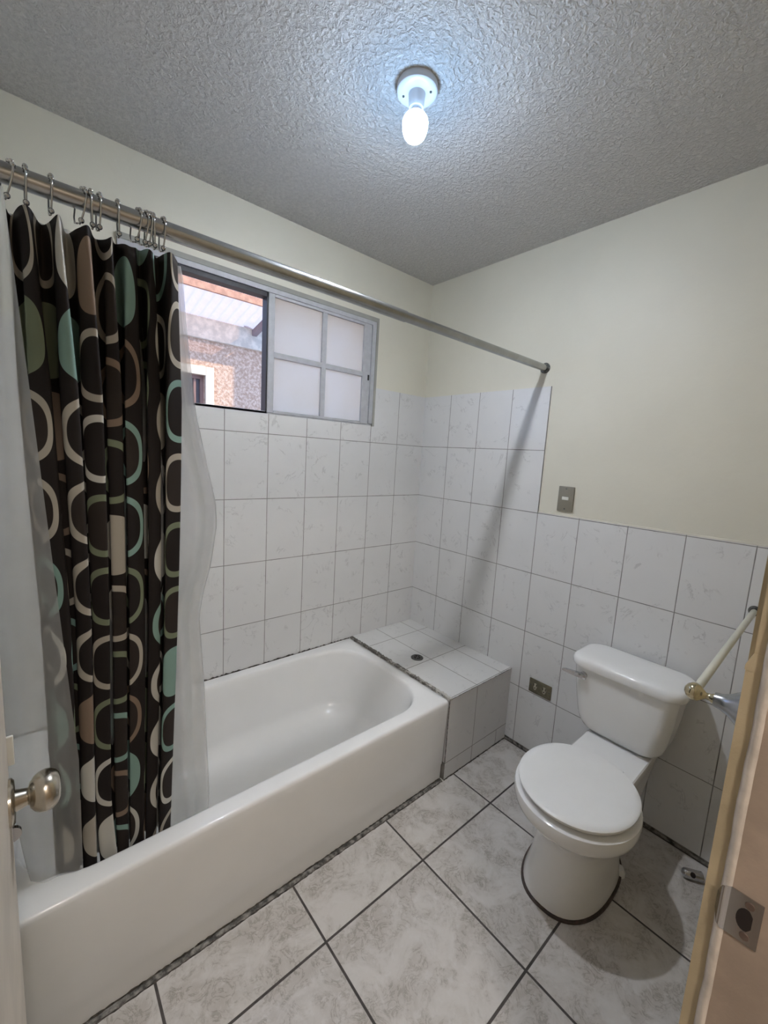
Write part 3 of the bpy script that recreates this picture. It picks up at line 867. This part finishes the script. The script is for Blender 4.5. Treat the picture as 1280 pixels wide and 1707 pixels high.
# ------------------------------------------------------------------ towel bar and floor fitting
tb = thing('towel_bar', 'ivory towel bar on a chrome and brass post above the toilet', 'towel bar', (-.36, YF, .97))
P0, P1 = Vector((-.742, -1.634, .965)), Vector((0.0, -1.631, .996))
bm = BM(); tube(bm, [P0, P0.lerp(P1, .5), P1], .0088, 20)
local(obj('bar', bm, M['bar_plastic'], tb, 40), tb)
bm = BM()
lathe(bm, (P0.x - .006, P0.y, P0.z), (0, -1, 0), [(-.0195, .0005), (-.0185, .006), (-.014, .0135), (-.007, .0185), (0, .0200), (.008, .0175), (.014, .0120), (.020, .0070), (.028, .008), (.033, .011), (.036, .0115)], 32)
local(obj('finial', bm, M['brass'], tb, 50), tb)
bm = BM()
lathe(bm, (P0.x - .006, P0.y - .035, P0.z), (0, -1, 0), [(0, .0145), (.003, .0155), (.012, .0170), (.026, .0235), (.038, .033), (.050, .043), (.060, .051), (.068, .055), (.086, .056)], 40)
local(obj('post', bm, M['post_metal'], tb, 50), tb)
bm = BM(); lathe(bm, (0.0, P1.y, P1.z), (-1, 0, 0), [(0, .017), (.006, .017), (.009, .0145), (.014, .0125), (.0145, .0095)], 28)
local(obj('end_socket', bm, M['steel_drain'], tb, 40), tb)

ft = thing('pipe_fitting', 'small chrome pipe fitting lying on the floor by the door jamb', 'pipe fitting', (-.10, -1.60, 0))
dx = Vector((.55, -.83, 0)).normalized()
o_ = Vector((-.122, -1.583, .0165))
bm = BM(); lathe(bm, o_, dx, [(-.004, .004), (0, .012), (.006, .0155), (.016, .0165), (.060, .0165), (.062, .014)], 28)
bd = local(obj('body', bm, M['chrome'], ft, 40), ft)
d_, u_, v_ = frame_from((-.62, -.42, .55))
bm = BM(); lathe(bm, o_ + dx * .026 + d_ * .0135, d_, [(0, .0085), (.0035, .0085), (.0037, .006)], 20)
obj('opening', bm, M['dark_hole'], bd)

# ------------------------------------------------------------------ outside the window
yard = BM(); box(yard, (-6, 0.15, -0.3), (5, 7, -0.05))
struct(obj('ground', yard, M['yard']))
up = BM(); box(up, (1.27, 0.0, ZC + 0.12), (4.0, 0.30, 6.0))  # unseen block added above the roof to cast shade on the house opposite
struct(obj('shade_caster', up, M['outer']))
house = thing('neighbour_house', 'orange stucco house with a cream beam across the yard outside the window', 'house', (-.5, 2.25, -.05))
bm = BM()
HW = [(-.90, -.591, 1.2, 2.07)]
box(bm, (-3.5, 2.24, -.05), (-.92, 2.4, 2.45)); box(bm, (-.591, 2.24, -.05), (1.6, 2.4, 2.45)); box(bm, (-.92, 2.24, -.05), (-.591, 2.4, 1.2)); box(bm, (-.92, 2.24, 2.07), (-.591, 2.4, 2.45))
local(obj('stucco_wall', bm, M['stucco'], house), house)
bm = BM(); box(bm, (-3.5, 2.20, 2.382), (1.6, 2.42, 2.565), .004, 1)
local(obj('beam', bm, M['beam'], house), house)
bm = BM()
box(bm, (-.591, 2.215, 1.12), (-.517, 2.25, 2.148), .003, 1); box(bm, (-.92, 2.2155, 2.07), (-.591, 2.25, 2.148), .003, 1); box(bm, (-.995, 2.215, 1.12), (-.92, 2.25, 2.148), .003, 1); box(bm, (-.92, 2.2155, 1.12), (-.591, 2.25, 1.2), .003, 1)
local(obj('window_trim', bm, M['ext_trim'], house), house)
bm = BM()
box(bm, (-.62, 2.28, 1.2), (-.591, 2.32, 2.07)); box(bm, (-.89, 2.281, 2.04), (-.62, 2.32, 2.07)); box(bm, (-.675, 2.29, 1.2), (-.655, 2.32, 2.04)); box(bm, (-.92, 2.28, 1.2), (-.89, 2.32, 2.07))
wf = local(obj('window_frame', bm, M['ext_wood'], house), house)
bm = BM(); box(bm, (-.92, 2.305, 1.2), (-.591, 2.315, 2.07))
obj('pane', bm, M['ext_glass'], wf)
roof = thing('patio_roof', 'translucent corrugated patio roof seen through the open window', 'roof', (-1.0, 1.9, 2.6))
bm = BM()
lo = []
NX = 450
for y, z in ((1.715, 2.676), (1.9, 2.636), (2.1, 2.594), (2.27, 2.558)):
    lo.append([Vector((-3.0 + 2.85 * i / NX, y, z + .012 * math.sin(2 * PI * (2.85 * i / NX) / .076))) for i in range(NX + 1)])
loft(bm, lo, False, False, False)
o = local(obj('corrugated_sheet', bm, M['corrugated'], roof, 80), roof)
md = o.modifiers.new('thickness', 'SOLIDIFY'); md.thickness = 0.0015
bm = BM(); box(bm, (-3.0, 1.69, 2.627), (.3, 1.712, 2.684), .002, 1)
local(obj('fascia', bm, M['fascia'], roof), roof)
for x in (-.15, -.03):
    bm = BM()
    loft(bm, [[Vector((x - .02, y, z)), Vector((x + .02, y, z)), Vector((x + .02, y, z + .056)), Vector((x - .02, y, z + .056))] for y, z in ((1.715, 2.606), (2.19, 2.502), (2.4, 2.58))])
    local(obj('rafter', bm, M['rafter'], roof), roof)

# ------------------------------------------------------------------ fill lamp added behind the camera to brighten the doorway side
hl = thing('added_fill_lamp', 'unseen fill lamp added in the hallway outside the bathroom door', 'light', (-1.9, -2.7, ZC))
bm = BM(); lathe(bm, (-1.9, -2.7, ZC), (0, 0, -1), [(0, .11), (.02, .115), (.025, .10)], 32)
local(obj('base', bm, M['porcelain'], hl, 40), hl)
k = NT('fill_glow')
em = k.n('ShaderNodeEmission'); em.inputs['Color'].default_value = (1.0, 0.93, 0.86, 1); em.inputs['Strength'].default_value = FILL_POWER
k.t.links.new(em.outputs[0], k.out.inputs[0])
bm = BM(); lathe(bm, (-1.9, -2.7, ZC - .025), (0, 0, -1), [(0, .10), (.02, .098), (.04, .08), (.052, .045), (.056, .001)], 32)
local(obj('diffuser', bm, k.m, hl, 60), hl)
